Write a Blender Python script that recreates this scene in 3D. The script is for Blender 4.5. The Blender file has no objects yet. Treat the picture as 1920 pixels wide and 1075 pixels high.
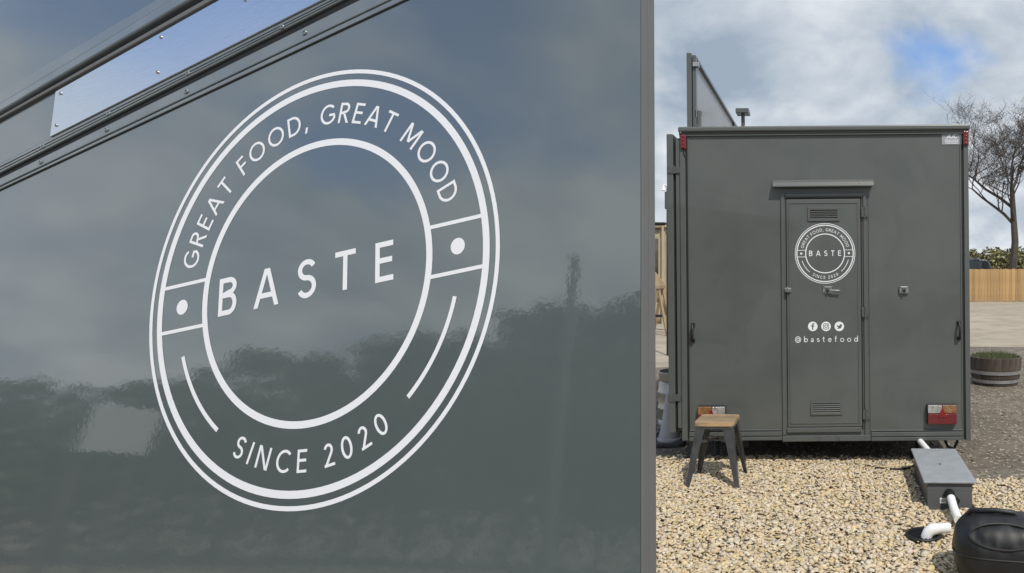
import bpy, bmesh, math, random
import numpy as np
from mathutils import Vector, Matrix
S = bpy.context.scene
C = S.collection
random.seed(7); RNG = np.random.default_rng(7)
rad = math.radians

# ------------------------------------------------------------------ camera, sky, sun, exposure
F, PX, PY, CAMH = 1300.0, 1540.0, 505.0, 1.5          # focal length and optical axis in px of a 1920 wide frame
cam = bpy.data.cameras.new('camera'); co = bpy.data.objects.new('camera', cam); C.objects.link(co)
co.location = (0, 0, CAMH); co.rotation_euler = (math.pi/2, 0, 0)
cam.sensor_width = 36; cam.lens = F/1920*36
cam.shift_x = (960-PX)/1920; cam.shift_y = -(537.5-PY)/1920
cam.clip_start = 0.05; cam.clip_end = 3000
S.camera = co
SUN = Vector((0.46, -0.86, 1.22)).normalized()        # towards the sun: behind the camera, to the right
sl = bpy.data.lights.new('sun', 'SUN'); so = bpy.data.objects.new('sun', sl); C.objects.link(so)
sl.energy = 3.4; sl.angle = rad(0.6); sl.color = (1, 0.94, 0.85)
so.rotation_euler = SUN.to_track_quat('Z', 'Y').to_euler(); so.location = (6, -12, 16)
W = bpy.data.worlds.new('World'); S.world = W; W.use_nodes = True
S.view_settings.view_transform = 'Standard'; S.view_settings.look = 'None'
S.view_settings.exposure = 0.0; S.view_settings.gamma = 1.0
S.render.engine = 'CYCLES'

class NT:
    def __init__(s, tree): s.t = tree; s.n = tree.nodes; s.l = tree.links
    def add(s, typ, **kw):
        n = s.n.new(typ)
        for k, v in kw.items(): setattr(n, k, v)
        return n
    def link(s, a, b): s.l.new(a, b)
    def val(s, sock, v):
        if hasattr(v, 'links') or isinstance(v, bpy.types.NodeSocket): s.l.new(v, sock)
        else: sock.default_value = v
    def math(s, op, a, b=0.0, clamp=False):
        n = s.add('ShaderNodeMath', operation=op, use_clamp=clamp); s.val(n.inputs[0], a); s.val(n.inputs[1], b); return n.outputs[0]
    def vmath(s, op, a, b=(0, 0, 0)):
        n = s.add('ShaderNodeVectorMath', operation=op); s.val(n.inputs[0], a); s.val(n.inputs[1], b); return n.outputs[0]
    def noise(s, vec, scale, detail=4, rough=.5, dist=0.0):
        n = s.add('ShaderNodeTexNoise'); s.link(vec, n.inputs['Vector']); n.inputs['Scale'].default_value = scale
        n.inputs['Detail'].default_value = detail; n.inputs['Roughness'].default_value = rough; n.inputs['Distortion'].default_value = dist
        return n.outputs['Fac']
    def ramp(s, fac, stops):
        n = s.add('ShaderNodeValToRGB'); s.link(fac, n.inputs[0]); e = n.color_ramp.elements
        while len(e) < len(stops): e.new(0.5)
        for el, (p, c) in zip(e, stops):
            el.position = p; el.color = (c, c, c, 1) if not isinstance(c, (tuple, list)) else (*c, 1)
        return n.outputs[0]
    def mix(s, fac, a, b, mode='MIX'):
        n = s.add('ShaderNodeMix', data_type='RGBA', blend_type=mode); s.val(n.inputs[0], fac)
        s.val(n.inputs[6], a if not isinstance(a, tuple) else (*a, 1)); s.val(n.inputs[7], b if not isinstance(b, tuple) else (*b, 1)); return n.outputs[2]

def build_sky():
    n = NT(W.node_tree); n.n.clear()
    sky = n.add('ShaderNodeTexSky', sky_type='NISHITA', sun_disc=False)
    sky.sun_elevation = math.asin(SUN.z); sky.sun_rotation = math.atan2(SUN.x, SUN.y); sky.air_density = 1.0; sky.dust_density = 0.4
    tc = n.add('ShaderNodeTexCoord').outputs['Generated']
    sp = n.add('ShaderNodeSeparateXYZ'); n.link(tc, sp.inputs[0])
    zz = n.math('ADD', n.math('MAXIMUM', sp.outputs[2], 0.0), 0.42)
    cb = n.add('ShaderNodeCombineXYZ'); n.link(n.math('DIVIDE', sp.outputs[0], zz), cb.inputs[0]); n.link(n.math('DIVIDE', sp.outputs[1], zz), cb.inputs[1])
    p = n.vmath('ADD', cb.outputs[0], (SKY_OFF[0], SKY_OFF[1], SKY_OFF[2]))
    big = n.noise(p, 1.5, 6, .5, .2); fine = n.noise(p, 2.6, 7, .52, .3); lo = n.noise(p, 1.2, 3, .5, 0)
    cov = n.math('ADD', n.math('MULTIPLY', big, .75), n.math('MULTIPLY', fine, .3))
    cov = n.math('ADD', cov, n.math('MULTIPLY', n.math('MINIMUM', sp.outputs[0], 0.0), n.math('MULTIPLY', n.math('MAXIMUM', n.math('SUBTRACT', sp.outputs[2], .2), 0.0), .66)))   # broken cloud higher up to the left
    mask = n.ramp(cov, [(.305, 0.0), (.40, 1.0)])
    shade = n.math('ADD', n.math('ADD', n.math('MULTIPLY', fine, .62), n.math('MULTIPLY', lo, .28)), n.math('MULTIPLY', n.noise(p, 6.5, 6, .55, .4), .25))
    ccol = n.ramp(shade, [(.45, (.34, .42, .52)), (.55, (.54, .605, .68)), (.66, (.80, .835, .88))])
    skyc = n.vmath('MULTIPLY', sky.outputs[0], (.11, .135, .17))
    col = n.mix(mask, skyc, ccol)
    bg = n.add('ShaderNodeBackground'); n.link(col, bg.inputs[0]); bg.inputs[1].default_value = 1.0
    out = n.add('ShaderNodeOutputWorld'); n.link(bg.outputs[0], out.inputs[0])
SKY_OFF = (7.42, 0.565, 0.93)
build_sky()

# ------------------------------------------------------------------ materials
def mat(name, base, rough=.5, metal=0.0, var=.0, vscale=4.0, bump=0.0, bscale=40.0, coat=0.0, coat_ior=1.5, spec=.5, island=0.0, objrand=0.0, col2=None, rvar=0.0, trans=0.0, alpha=1.0, stretch=None, emis=None):
    m = bpy.data.materials.new(name); m.use_nodes = True; n = NT(m.node_tree); b = n.n['Principled BSDF']
    tc = n.add('ShaderNodeTexCoord').outputs['Object']
    if stretch: tc = n.vmath('MULTIPLY', tc, stretch)
    col = tuple(base)
    if col2 or var:
        nz = n.ramp(n.noise(tc, vscale, 6, .6), [(.3, 0.0), (.7, 1.0)])
        lo, hi = (tuple(base), tuple(col2)) if col2 else (tuple(max(0, c*(1-var)) for c in base), tuple(c*(1+var) for c in base))
        col = n.mix(nz, lo, hi)
    if island:
        g = n.add('ShaderNodeNewGeometry').outputs['Random Per Island']
        k = n.math('ADD', n.math('MULTIPLY', g, 2*island), 1-island)
        col = n.mix(1.0, col, k, 'MULTIPLY')
        h = n.add('ShaderNodeHueSaturation'); n.link(n.math('ADD', .49, n.math('MULTIPLY', n.math('FRACT', n.math('MULTIPLY', g, 37.7)), .02)), h.inputs['Hue'])
        n.link(n.math('ADD', .6, n.math('MULTIPLY', n.math('FRACT', n.math('MULTIPLY', g, 91.3)), .7)), h.inputs['Saturation']); n.link(col, h.inputs['Color']); col = h.outputs[0]
    if objrand:
        g = n.add('ShaderNodeObjectInfo').outputs['Random']
        col = n.mix(1.0, col, n.math('ADD', n.math('MULTIPLY', g, 2*objrand), 1-objrand), 'MULTIPLY')
    n.val(b.inputs['Base Color'], (*col, 1) if isinstance(col, tuple) else col)
    b.inputs['Roughness'].default_value = rough; b.inputs['Metallic'].default_value = metal; b.inputs['Specular IOR Level'].default_value = spec
    if rvar: n.val(b.inputs['Roughness'], n.math('ADD', rough-rvar, n.math('MULTIPLY', n.noise(tc, 3.0, 5, .6), 2*rvar)))
    if coat: b.inputs['Coat Weight'].default_value = coat; b.inputs['Coat Roughness'].default_value = .03; b.inputs['Coat IOR'].default_value = coat_ior
    if trans: b.inputs['Transmission Weight'].default_value = trans
    if alpha < 1: b.inputs['Alpha'].default_value = alpha
    if bump:
        bp = n.add('ShaderNodeBump'); bp.inputs['Strength'].default_value = bump; bp.inputs['Distance'].default_value = .01
        n.link(n.noise(tc, bscale, 5, .6), bp.inputs['Height']); n.link(bp.outputs[0], b.inputs['Normal'])
        if coat: n.link(bp.outputs[0], b.inputs['Coat Normal'])
    return m

PAINT = (.094, .117, .119)
M = {}
def gloss_paint():
    # sprayed gloss: orange peel and long slow waves in the sheet bend what it mirrors
    m = mat('gloss_paint', PAINT, .32, var=.04, vscale=2.5, coat=1.0, coat_ior=2.15)
    n = NT(m.node_tree); b = n.n['Principled BSDF']; tc = n.add('ShaderNodeTexCoord').outputs['Object']
    h = n.math('ADD', n.math('MULTIPLY', n.noise(tc, 95, 2, .5), .013), n.math('MULTIPLY', n.noise(tc, 9, 2, .5), .035))
    h = n.math('ADD', h, n.math('MULTIPLY', n.noise(tc, 2.2, 2, .5), .22))
    bp = n.add('ShaderNodeBump'); bp.inputs['Strength'].default_value = 1.0; bp.inputs['Distance'].default_value = .004
    n.link(h, bp.inputs['Height']); n.link(bp.outputs[0], b.inputs['Coat Normal'])
    b.inputs['Coat Roughness'].default_value = .035
    return m
M['gloss'] = gloss_paint()
M['paint'] = mat('satin_paint', (.088, .099, .095), .42, var=.10, vscale=1.6, coat=.35, coat_ior=1.5, bump=.02, bscale=8, rvar=.1)
def weather(m):
    # rain streaks, hand marks and dust low on the wall
    n = NT(m.node_tree); b = n.n['Principled BSDF']; tc = n.add('ShaderNodeTexCoord').outputs['Object']
    old = b.inputs['Base Color'].links[0].from_socket
    st = n.ramp(n.noise(n.vmath('MULTIPLY', tc, (9, 9, .45)), 3.0, 6, .65), [(.46, 0.), (.72, .16)])
    bl = n.ramp(n.noise(tc, 2.4, 5, .6, .8), [(.47, 0.), (.62, .38)])
    sp = n.add('ShaderNodeSeparateXYZ'); n.link(tc, sp.inputs[0])
    dust = n.math('MULTIPLY', n.ramp(sp.outputs[2], [(.22, 1.0), (.75, 0.0)]), n.noise(tc, 7, 6, .7))
    col = n.mix(st, old, (.105, .115, .110)); col = n.mix(bl, col, (.062, .073, .072)); col = n.mix(n.math('MULTIPLY', dust, .16), col, (.19, .17, .14))
    n.link(col, b.inputs['Base Color'])
    n.link(n.math('ADD', .26, n.math('MULTIPLY', n.noise(tc, 3.5, 5, .6, .5), .34)), b.inputs['Roughness'])
weather(M['paint'])
M['paint2'] = mat('trim_paint', (.085, .095, .092), .38, var=.06, vscale=5, coat=.5, bump=.02, bscale=20)
M['rail'] = mat('rail_paint', (.15, .175, .185), .3, var=.12, vscale=9, coat=.8, coat_ior=1.7)
M['edge'] = mat('edge_extrusion', (.125, .127, .128), .55, var=.05, vscale=8)
M['rubber'] = mat('black_rubber', (.008, .008, .009), .6, var=.3, vscale=30)
M['dark'] = mat('dark_void', (.006, .006, .006), .8)
M['white'] = mat('white_vinyl', (.80, .82, .86), .35, var=.015, vscale=3)
M['steel'] = mat('zinc_steel', (.42, .43, .43), .38, 1.0, var=.25, vscale=40)
M['dullsteel'] = mat('painted_hinge', (.10, .108, .105), .45, .3, var=.2, vscale=50)
M['alu'] = mat('brushed_aluminium', (.86, .88, .90), .2, 1.0, var=.04, vscale=20, bump=.01, bscale=60, stretch=(1, 14, 1))
M['flapskin'] = mat('flap_skin', (.36, .37, .385), .35, .25, var=.08, vscale=2)
M['red'] = mat('red_lens', (.13, .004, .007), .12, coat=1, bump=.25, bscale=160)
M['redglow'] = mat('red_reflector', (.20, .004, .008), .25, coat=.6, bump=.2, bscale=300)
M['clear'] = mat('clear_lens', (.42, .41, .39), .14, .35, var=.5, vscale=25, coat=1, bump=.5, bscale=120)
M['amber'] = mat('amber_lens', (.25, .12, .05), .16, .15, var=.5, vscale=22, coat=1, bump=.4, bscale=120)
M['black'] = mat('black_plastic', (.012, .013, .015), .5, var=.3, vscale=12, bump=.05, bscale=50, rvar=.1)
M['gunmetal'] = mat('gunmetal_steel', (.085, .09, .098), .38, .45, var=.25, vscale=14, coat=.3)
M['seat'] = mat('stained_elm', (.46, .31, .16), .45, col2=(.19, .15, .11), vscale=7, stretch=(1.0, 7, 7), bump=.12, bscale=14, coat=.4, objrand=.18)
M['pvc'] = mat('white_pvc', (.78, .79, .80), .3, var=.03, vscale=9)
M['trap'] = mat('trap_grey', (.095, .10, .108), .5, var=.12, vscale=6)
M['galv'] = mat('tread_plate', (.31, .335, .36), .45, .15, var=.12, vscale=12)
M['keg'] = mat('keg_steel', (.45, .42, .37), .34, .6, var=.2, vscale=10)
M['cone'] = mat('faded_cone', (.42, .42, .45), .6, var=.12, vscale=6)
M['conebase'] = mat('cone_rubber', (.055, .056, .06), .7, var=.35, vscale=14)
M['canvas'] = mat('beige_canvas', (.40, .34, .235), .85, var=.12, vscale=3, bump=.2, bscale=6)
M['pane'] = mat('clear_vinyl', (.10, .095, .09), .2, var=.7, vscale=1.2, coat=.5)
M['timber'] = mat('pale_timber', (.30, .225, .14), .7, var=.2, vscale=8, stretch=(1, 1, .2), objrand=.15)
M['fence'] = mat('fence_board', (.40, .255, .115), .75, var=.22, vscale=3, stretch=(4, 4, .5), objrand=.22, bump=.15, bscale=10)
M['barrel'] = mat('oak_stave', (.05, .037, .028), .7, col2=(.11, .09, .072), vscale=5, stretch=(3, 3, .6), objrand=.25, bump=.2, bscale=20)
M['hoop'] = mat('galvanised_hoop', (.36, .36, .37), .45, .5, var=.2, vscale=12)
M['soil'] = mat('soil', (.03, .022, .015), .95, bump=.6, bscale=40)
M['bark'] = mat('bark', (.06, .05, .042), .9, var=.3, vscale=4)
M['leaf'] = mat('leaf', (.045, .062, .026), .6, var=.3, vscale=.7, island=.35)
M['leaf2'] = mat('spring_leaf', (.17, .165, .07), .65, var=.35, vscale=.3, island=.4)
M['grass'] = mat('planter_grass', (.07, .085, .03), .7, island=.45)
M['van'] = mat('van_black', (.02, .023, .027), .25, coat=1)
M['glass'] = mat('dark_glass', (.02, .025, .03), .06, coat=1)
M['pale'] = mat('pale_panel', (.6, .61, .61), .5, var=.05, vscale=2)
M['stone'] = mat('limestone_chip', (.62, .52, .36), .85, col2=(.50, .405, .265), vscale=30, island=.17, bump=.25, bscale=180)
M['grit'] = mat('grey_grit', (.22, .19, .15), .9, island=.5)

def ground_mat(name, a, b, c, s1, s2, chip=.0, bump=.5, wet=.85):
    m = bpy.data.materials.new(name); m.use_nodes = True; n = NT(m.node_tree); bs = n.n['Principled BSDF']
    tc = n.add('ShaderNodeTexCoord').outputs['Object']
    col = n.mix(n.ramp(n.noise(tc, s1, 6, .6), [(.35, 0.), (.65, 1.)]), a, b)
    col = n.mix(n.ramp(n.noise(tc, s2, 5, .65), [(.45, 0.), (.75, 1.)]), col, c)
    v = n.add('ShaderNodeTexVoronoi'); n.link(tc, v.inputs['Vector']); v.inputs['Scale'].default_value = 42
    if chip:
        cm = n.ramp(v.outputs['Color'], [(.78, 0.), (.82, chip)])
        col = n.mix(cm, col, tuple(min(.5, x*2.6) for x in b))
    n.link(col, bs.inputs['Base Color']); bs.inputs['Roughness'].default_value = wet
    bp = n.add('ShaderNodeBump'); bp.inputs['Strength'].default_value = bump; bp.inputs['Distance'].default_value = .02
    n.link(n.math('ADD', n.noise(tc, 60, 6, .7), n.math('MULTIPLY', v.outputs['Distance'], .8)), bp.inputs['Height']); n.link(bp.outputs[0], bs.inputs['Normal'])
    return m
M['ground'] = ground_mat('dark_grit_ground', (.125, .108, .085), (.20, .172, .135), (.085, .073, .058), 1.1, 6, .55)
M['yard'] = ground_mat('pale_yard', (.40, .35, .275), (.31, .27, .21), (.24, .20, .155), .35, 1.6, 0, .15)
M['bed'] = ground_mat('gravel_bed', (.46, .38, .26), (.36, .29, .20), (.26, .21, .14), 30, 60, .5, 1.0)

# ------------------------------------------------------------------ mesh helpers
class MB:
    def __init__(s): s.v = []; s.f = []
    def add(s, vs, fs):
        o = len(s.v); s.v += [tuple(p) for p in vs]; s.f += [tuple(i+o for i in q) for q in fs]; return s
    def box(s, a, b):
        x0, y0, z0 = [min(p, q) for p, q in zip(a, b)]; x1, y1, z1 = [max(p, q) for p, q in zip(a, b)]
        return s.add([(x0, y0, z0), (x1, y0, z0), (x1, y1, z0), (x0, y1, z0), (x0, y0, z1), (x1, y0, z1), (x1, y1, z1), (x0, y1, z1)],
                     [(0, 3, 2, 1), (4, 5, 6, 7), (0, 1, 5, 4), (1, 2, 6, 5), (2, 3, 7, 6), (3, 0, 4, 7)])
    def prism(s, poly, z0, z1):                       # poly in xy, ccw
        n = len(poly)
        return s.add([(x, y, z0) for x, y in poly]+[(x, y, z1) for x, y in poly],
                     [tuple(range(n-1, -1, -1)), tuple(range(n, 2*n))]+[(i, (i+1) % n, n+(i+1) % n, n+i) for i in range(n)])
    def tube(s, path, r, n=10, caps=True):
        path = [Vector(p) for p in path]; rs = r if isinstance(r, (list, tuple)) else [r]*len(path)
        t0 = (path[1]-path[0]).normalized(); up = Vector((0, 0, 1)) if abs(t0.z) < .9 else Vector((1, 0, 0))
        u = t0.cross(up).normalized(); vs = []; N = len(path)
        for i, p in enumerate(path):
            t = (path[min(i+1, N-1)]-path[max(i-1, 0)]).normalized()
            u = (u-t*u.dot(t)).normalized(); w = t.cross(u)
            for k in range(n):
                a = 2*math.pi*k/n; vs.append(p+(u*math.cos(a)+w*math.sin(a))*rs[i])
        fs = [(i*n+k, i*n+(k+1) % n, (i+1)*n+(k+1) % n, (i+1)*n+k) for i in range(N-1) for k in range(n)]
        if caps: fs += [tuple(range(n-1, -1, -1)), tuple(range((N-1)*n, N*n))]
        return s.add(vs, fs)
    def lathe(s, prof, n=28, c=(0, 0, 0), sx=1, sy=1):    # prof of (r, z), about z
        vs = [(c[0]+r*sx*math.cos(2*math.pi*k/n), c[1]+r*sy*math.sin(2*math.pi*k/n), c[2]+z) for r, z in prof for k in range(n)]
        fs = [(i*n+k, i*n+(k+1) % n, (i+1)*n+(k+1) % n, (i+1)*n+k) for i in range(len(prof)-1) for k in range(n)]
        return s.add(vs, fs)
    def mesh(s, name):
        me = bpy.data.meshes.new(name); me.from_pydata(s.v, [], s.f); me.update(); return me
    def build(s, name, m, parent=None, loc=(0, 0, 0), rot=(0, 0, 0), bevel=0, smooth=False, fix=True):
        me = s.mesh(name)
        if fix:
            bm = bmesh.new(); bm.from_mesh(me); bmesh.ops.recalc_face_normals(bm, faces=bm.faces); bm.to_mesh(me); bm.free()
        return place(name, me, m, parent, loc, rot, bevel, smooth)
def place(name, me, m, parent=None, loc=(0, 0, 0), rot=(0, 0, 0), bevel=0, smooth=False):
    if m is not None and not me.materials: me.materials.append(M[m])
    o = bpy.data.objects.new(name, me); C.objects.link(o); o.parent = parent; o.location = loc; o.rotation_euler = rot
    if bevel:
        b = o.modifiers.new('bevel', 'BEVEL'); b.width = bevel; b.segments = 2; b.limit_method = 'ANGLE'; b.angle_limit = rad(40)
    if smooth:
        me.polygons.foreach_set('use_smooth', [True]*len(me.polygons))
        try: me.set_sharp_from_angle(angle=rad(40))
        except Exception: pass
    return o
def tag(o, label, cat=None, group=None, kind=None):
    if label: o['label'] = label
    if cat: o['category'] = cat
    if group: o['group'] = group
    if kind: o['kind'] = kind
    return o
def thing(name, loc, label, cat, group=None, rot=(0, 0, 0)):
    o = bpy.data.objects.new(name, None); C.objects.link(o); o.location = loc; o.rotation_euler = rot; o.empty_display_size = .1
    return tag(o, label, cat, group)
def W3(u, v, Y): return Vector(((u-PX)/F*Y, Y, CAMH-(v-PY)/F*Y))     # world point seen at photo pixel (u,v) at depth Y
def gY(v): return CAMH*F/(v-PY)                                       # ground depth at photo row v

# ------------------------------------------------------------------ stroke lettering (cap height 1)
def arc(cx, cy, rx, ry, a0, a1, n=18): return [(cx+rx*math.cos(rad(a0+(a1-a0)*i/n)), cy+ry*math.sin(rad(a0+(a1-a0)*i/n))) for i in range(n+1)]
def ribbon(path, t, closed=False):
    P = [Vector(path[0])]
    for p in path[1:]:
        if (Vector(p)-P[-1]).length > 1e-4: P.append(Vector(p))
    if closed: P = P[:-1]
    N = len(P); L = []; Rr = []
    for i in range(N):
        a = P[(i-1) % N] if (closed or i > 0) else None; b = P[(i+1) % N] if (closed or i < N-1) else None
        d1 = (P[i]-a).normalized() if a is not None else (b-P[i]).normalized(); d2 = (b-P[i]).normalized() if b is not None else d1
        n1 = Vector((-d1.y, d1.x)); n2 = Vector((-d2.y, d2.x)); m = (n1+n2); m = m.normalized() if m.length > 1e-6 else n1
        k = t/2/max(.35, m.dot(n1)); L.append(P[i]+m*k); Rr.append(P[i]-m*k)
    vs = [tuple(p) for p in L]+[tuple(p) for p in Rr]
    fs = [(N+i, N+(i+1) % N, (i+1) % N, i) for i in range(N if closed else N-1)]
    return vs, fs
def para(x0, y0, x1, y1, t):                          # slanted stroke with level ends
    k = t/2*math.hypot(x1-x0, y1-y0)/abs(y1-y0)
    return [(x0-k, y0), (x0+k, y0), (x1+k, y1), (x1-k, y1)], [(0, 1, 2, 3)] if y1 > y0 else [(3, 2, 1, 0)]
def glyph(ch, t):
    h = t/2; st = []
    R_ = lambda p, c=False: st.append(ribbon(p, t, c))
    if ch == 'B':
        w = .60; R_([(h, 0), (h, 1)]); R_([(t*.9, 1-h), (.34, 1-h)]+arc(.34, .765, .19, .235-h, 90, -90)+[(t*.9, .53)]); R_([(t*.9, .53), (.36, .53)]+arc(.36, .265+h/2, .24-h+.02, .265-h/2, 90, -90)+[(t*.9, h)])
    elif ch == 'A': w = .84; k = .075; st += [para(k, 0, w/2-.02, 1, t), para(w-k, 0, w/2+.02, 1, t)]; R_([(.2, .30), (w-.2, .30)])
    elif ch == 'S':
        w = .58; r1, r2 = (1-h-.52)/2, (.52-h)/2; R_(arc(.29, .52+r1, .225, r1, 25, 268, 22)+arc(.29, h+r2, .235, r2, 88, -155, 22))
    elif ch == 'T': w = .64; R_([(0, 1-h), (w, 1-h)]); R_([(w/2, 0), (w/2, 1-t*.8)])
    elif ch == 'E': w = .54; R_([(h, 0), (h, 1)]); [R_([(t*.9, y), (x, y)]) for y, x in ((1-h, w), (.53, w-.03), (h, w+.01))]
    elif ch == 'F': w = .50; R_([(h, 0), (h, 1)]); [R_([(t*.9, y), (x, y)]) for y, x in ((1-h, w), (.52, w-.03))]
    elif ch == 'G': w = .86; R_(arc(.47, .5, .47-h, .5-h, 45, 335, 34)+[(.86-h, .46)]); R_([(.52, .46), (.86, .46)])
    elif ch == 'C': w = .80; R_(arc(.47, .5, .47-h, .5-h, 45, 315, 32))
    elif ch == 'O': w = .98; R_(arc(.49, .5, .49-h, .5-h, 0, 360, 44), True)
    elif ch == '0': w = .60; R_(arc(.30, .5, .30-h, .5-h, 0, 360, 40), True)
    elif ch == 'R': w = .62; R_([(h, 0), (h, 1)]); R_([(t*.9, 1-h), (.33, 1-h)]+arc(.33, .74, .25-h, .26-h, 90, -90)+[(t*.9, .48)]); st.append(para(.56, 0, .30, .46, t))
    elif ch == 'D': w = .78; R_([(h, 0), (h, 1)]); R_([(t*.9, 1-h), (.30, 1-h)]+arc(.30, .5, .48-h, .5-h, 90, -90, 24)+[(t*.9, h)])
    elif ch == 'M': w = .94; st += [para(h+.02, 0, h+.02, 1, t), para(w-h-.02, 0, w-h-.02, 1, t), para(w/2, .18, h+.05, 1, t), para(w/2, .18, w-h-.05, 1, t)]
    elif ch == 'N': w = .76; R_([(h, 0), (h, 1)]); R_([(w-h, 0), (w-h, 1)]); st.append(para(w-h-.03, 0, h+.03, 1, t))
    elif ch == 'I': w = t; R_([(h, 0), (h, 1)])
    elif ch == 'U': w = .72; R_([(h, 1), (h, .36)]+arc(w/2, .36, w/2-h, .36-h, 180, 360)+[(w-h, 1)])
    elif ch == 'J': w = .46; R_([(w-h, 1), (w-h, .28)]+arc(.21, .28, .25-h, .28-h, 0, -150))
    elif ch == '2': w = .58; R_(arc(.28, .72, .25-h, .28-h, 165, -38, 20)+[(.03+h, h)]); R_([(0, h), (w, h)])
    elif ch == ',': w = .16; st.append(para(.03, -.16, .10, .14, t))
    elif ch == '@':
        w = 1.0; R_(arc(.5, .42, .5-h, .55-h, -52, 300, 40)[::-1]); R_(arc(.49, .42, .21, .25, 0, 360, 24), True); R_([(.72, .66), (.70, .25)]+arc(.79, .27, .1, .12, 190, 300, 6))
    elif ch == 'b': w = .62; R_([(h, 0), (h, 1.02)]); R_(arc(.33, .31, .29-h, .33-h, 0, 360, 28), True)
    elif ch == 'd': w = .62; R_([(w-h, 0), (w-h, 1.02)]); R_(arc(.29, .31, .29-h, .33-h, 0, 360, 28), True)
    elif ch == 'o': w = .66; R_(arc(.33, .31, .33-h, .33-h, 0, 360, 28), True)
    elif ch == 'a': w = .50; R_(arc(.24, .42, .22-h, .22-h, 160, 0, 12)+[(.46-h, 0)]); R_(arc(.23, .18, .23-h, .19-h, 0, 360, 22), True)
    elif ch == 's': w = .44; r1, r2 = (.64-h-.33)/2, (.33-h)/2; R_(arc(.22, .33+r1, .17, r1, 30, 266, 14)+arc(.22, h+r2, .18, r2, 86, -155, 14))
    elif ch == 't': w = .38; R_([(.15, .86), (.15, .16)]+arc(.28, .16, .13, .16-h, 180, 290, 8)); R_([(0, .62), (.36, .62)])
    elif ch == 'e': w = .62; R_([(h, .32), (.62-h, .32)]+arc(.31, .31, .31-h, .33-h, 3, 320, 26))
    elif ch == 'f': w = .40; R_([(.15, 0), (.15, .80)]+arc(.30, .80, .15, .22-h, 180, 75, 8)); R_([(0, .62), (.36, .62)])
    return w, st
def glyph_mesh(ch, size, t, xf, z):                   # xf maps glyph plane (x,y centred on baseline) to decal plane
    w, st = glyph(ch, t); mb = MB()
    for i, (vs, fs) in enumerate(st):
        mb.add([(*xf((x-w/2)*size, y*size), z+i*.00006) for x, y in vs], fs)
    return mb
def line_layout(txt, t, gap, space):
    adv = []; x = 0
    for ch in txt:
        if ch == ' ': x += space; continue
        w = glyph(ch, t)[0]; adv.append((ch, x+w/2)); x += w+gap
    return adv, x-gap
def ring(mb, r0, r1, z, a0=0, a1=360, n=128, c=(0, 0)):
    P = [(a0+(a1-a0)*i/n) for i in range(n+1)]
    vs = [(c[0]+r*math.cos(rad(a)), c[1]+r*math.sin(rad(a)), z) for r in (r0, r1) for a in P]
    mb.add(vs, [(i, n+1+i, n+2+i, i+1) for i in range(n)])
def disc(mb, r, z, c=(0, 0), n=32): mb.add([(c[0]+r*math.cos(2*math.pi*i/n), c[1]+r*math.sin(2*math.pi*i/n), z) for i in range(n)], [tuple(range(n))])

def badge(parent, R, loc, rot, z, k=1.06, sh=0.0):
    """round badge: three rings, two boxes with dots, arc lettering; local plane xy, facing +z"""
    e = MB(); ring(e, .98*R, R, z)
    root = e.build('badge', 'white', parent, loc, rot, fix=False); root['label'] = 'round white vinyl badge of rings and lettering'
    for a, b in ((.917, .95), (.628, .66)):
        q = MB(); ring(q, a*R, b*R, z); q.build('badge_ring', 'white', root, fix=False)
    for s in (-1, 1):
        for y in (.11, -.11):
            q = MB(); x0, x1 = math.sqrt(.645**2-.011), math.sqrt(.93**2-.011)
            vs = [(s*x0*R, (y-.0085)*R, z+.00007), (s*x1*R, (y-.0085)*R, z+.00007), (s*x1*R, (y+.0085)*R, z+.00007), (s*x0*R, (y+.0085)*R, z+.00007)]
            q.add(vs if s > 0 else vs[::-1], [(0, 1, 2, 3)]); q.build('badge_bar', 'white', root, fix=False)
        q = MB(); disc(q, .036*R, z, (s*.79*R, 0)); q.build('badge_dot', 'white', root, fix=False)
        q = MB(); a = (197.5, 229.5) if s < 0 else (-48.5, -15.5); ring(q, .79*R, .81*R, z, *a, n=24); q.build('badge_arc', 'white', root, fix=False)
    # straight word
    sz = .18*R; adv, tot = line_layout('BASTE', .135, .41, 0); kx = k*R/sz
    adv, tot = line_layout('BASTE', .135, .41+(kx-tot)/4, 0)
    for ch, x in adv:
        glyph_mesh(ch, sz, .135, lambda gx, gy, x=x: ((x-tot/2)*sz+gx+sh*R, gy-.085*R), z).build('badge_letter', 'white', root, fix=False)
    # arc words
    def arcword(txt, rb, sz, t, a0, a1, gap, space, flip):
        adv, tot = line_layout(txt, t, gap, space); f0, f1 = adv[0][1], adv[-1][1]
        for ch, x in adv:
            a = rad(a0+(a1-a0)*(x-f0)/(f1-f0)); 
            if not flip: ex = (math.sin(a), -math.cos(a)); ey = (math.cos(a), math.sin(a))
            else: ex = (-math.sin(a), math.cos(a)); ey = (-math.cos(a), -math.sin(a))
            o = (rb*math.cos(a), rb*math.sin(a))
            glyph_mesh(ch, sz, t, lambda gx, gy: (o[0]+ex[0]*gx+ey[0]*gy, o[1]+ex[1]*gx+ey[1]*gy), z).build('badge_letter', 'white', root, fix=False)
    arcword('GREAT FOOD, GREAT MOOD', .735*R, .10*R, .125, 163, 18.5, .26, .5, False)
    arcword('SINCE 2020', .845*R, .097*R, .125, 241.5, 299.5, .30, .5, True)
    return root

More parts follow.
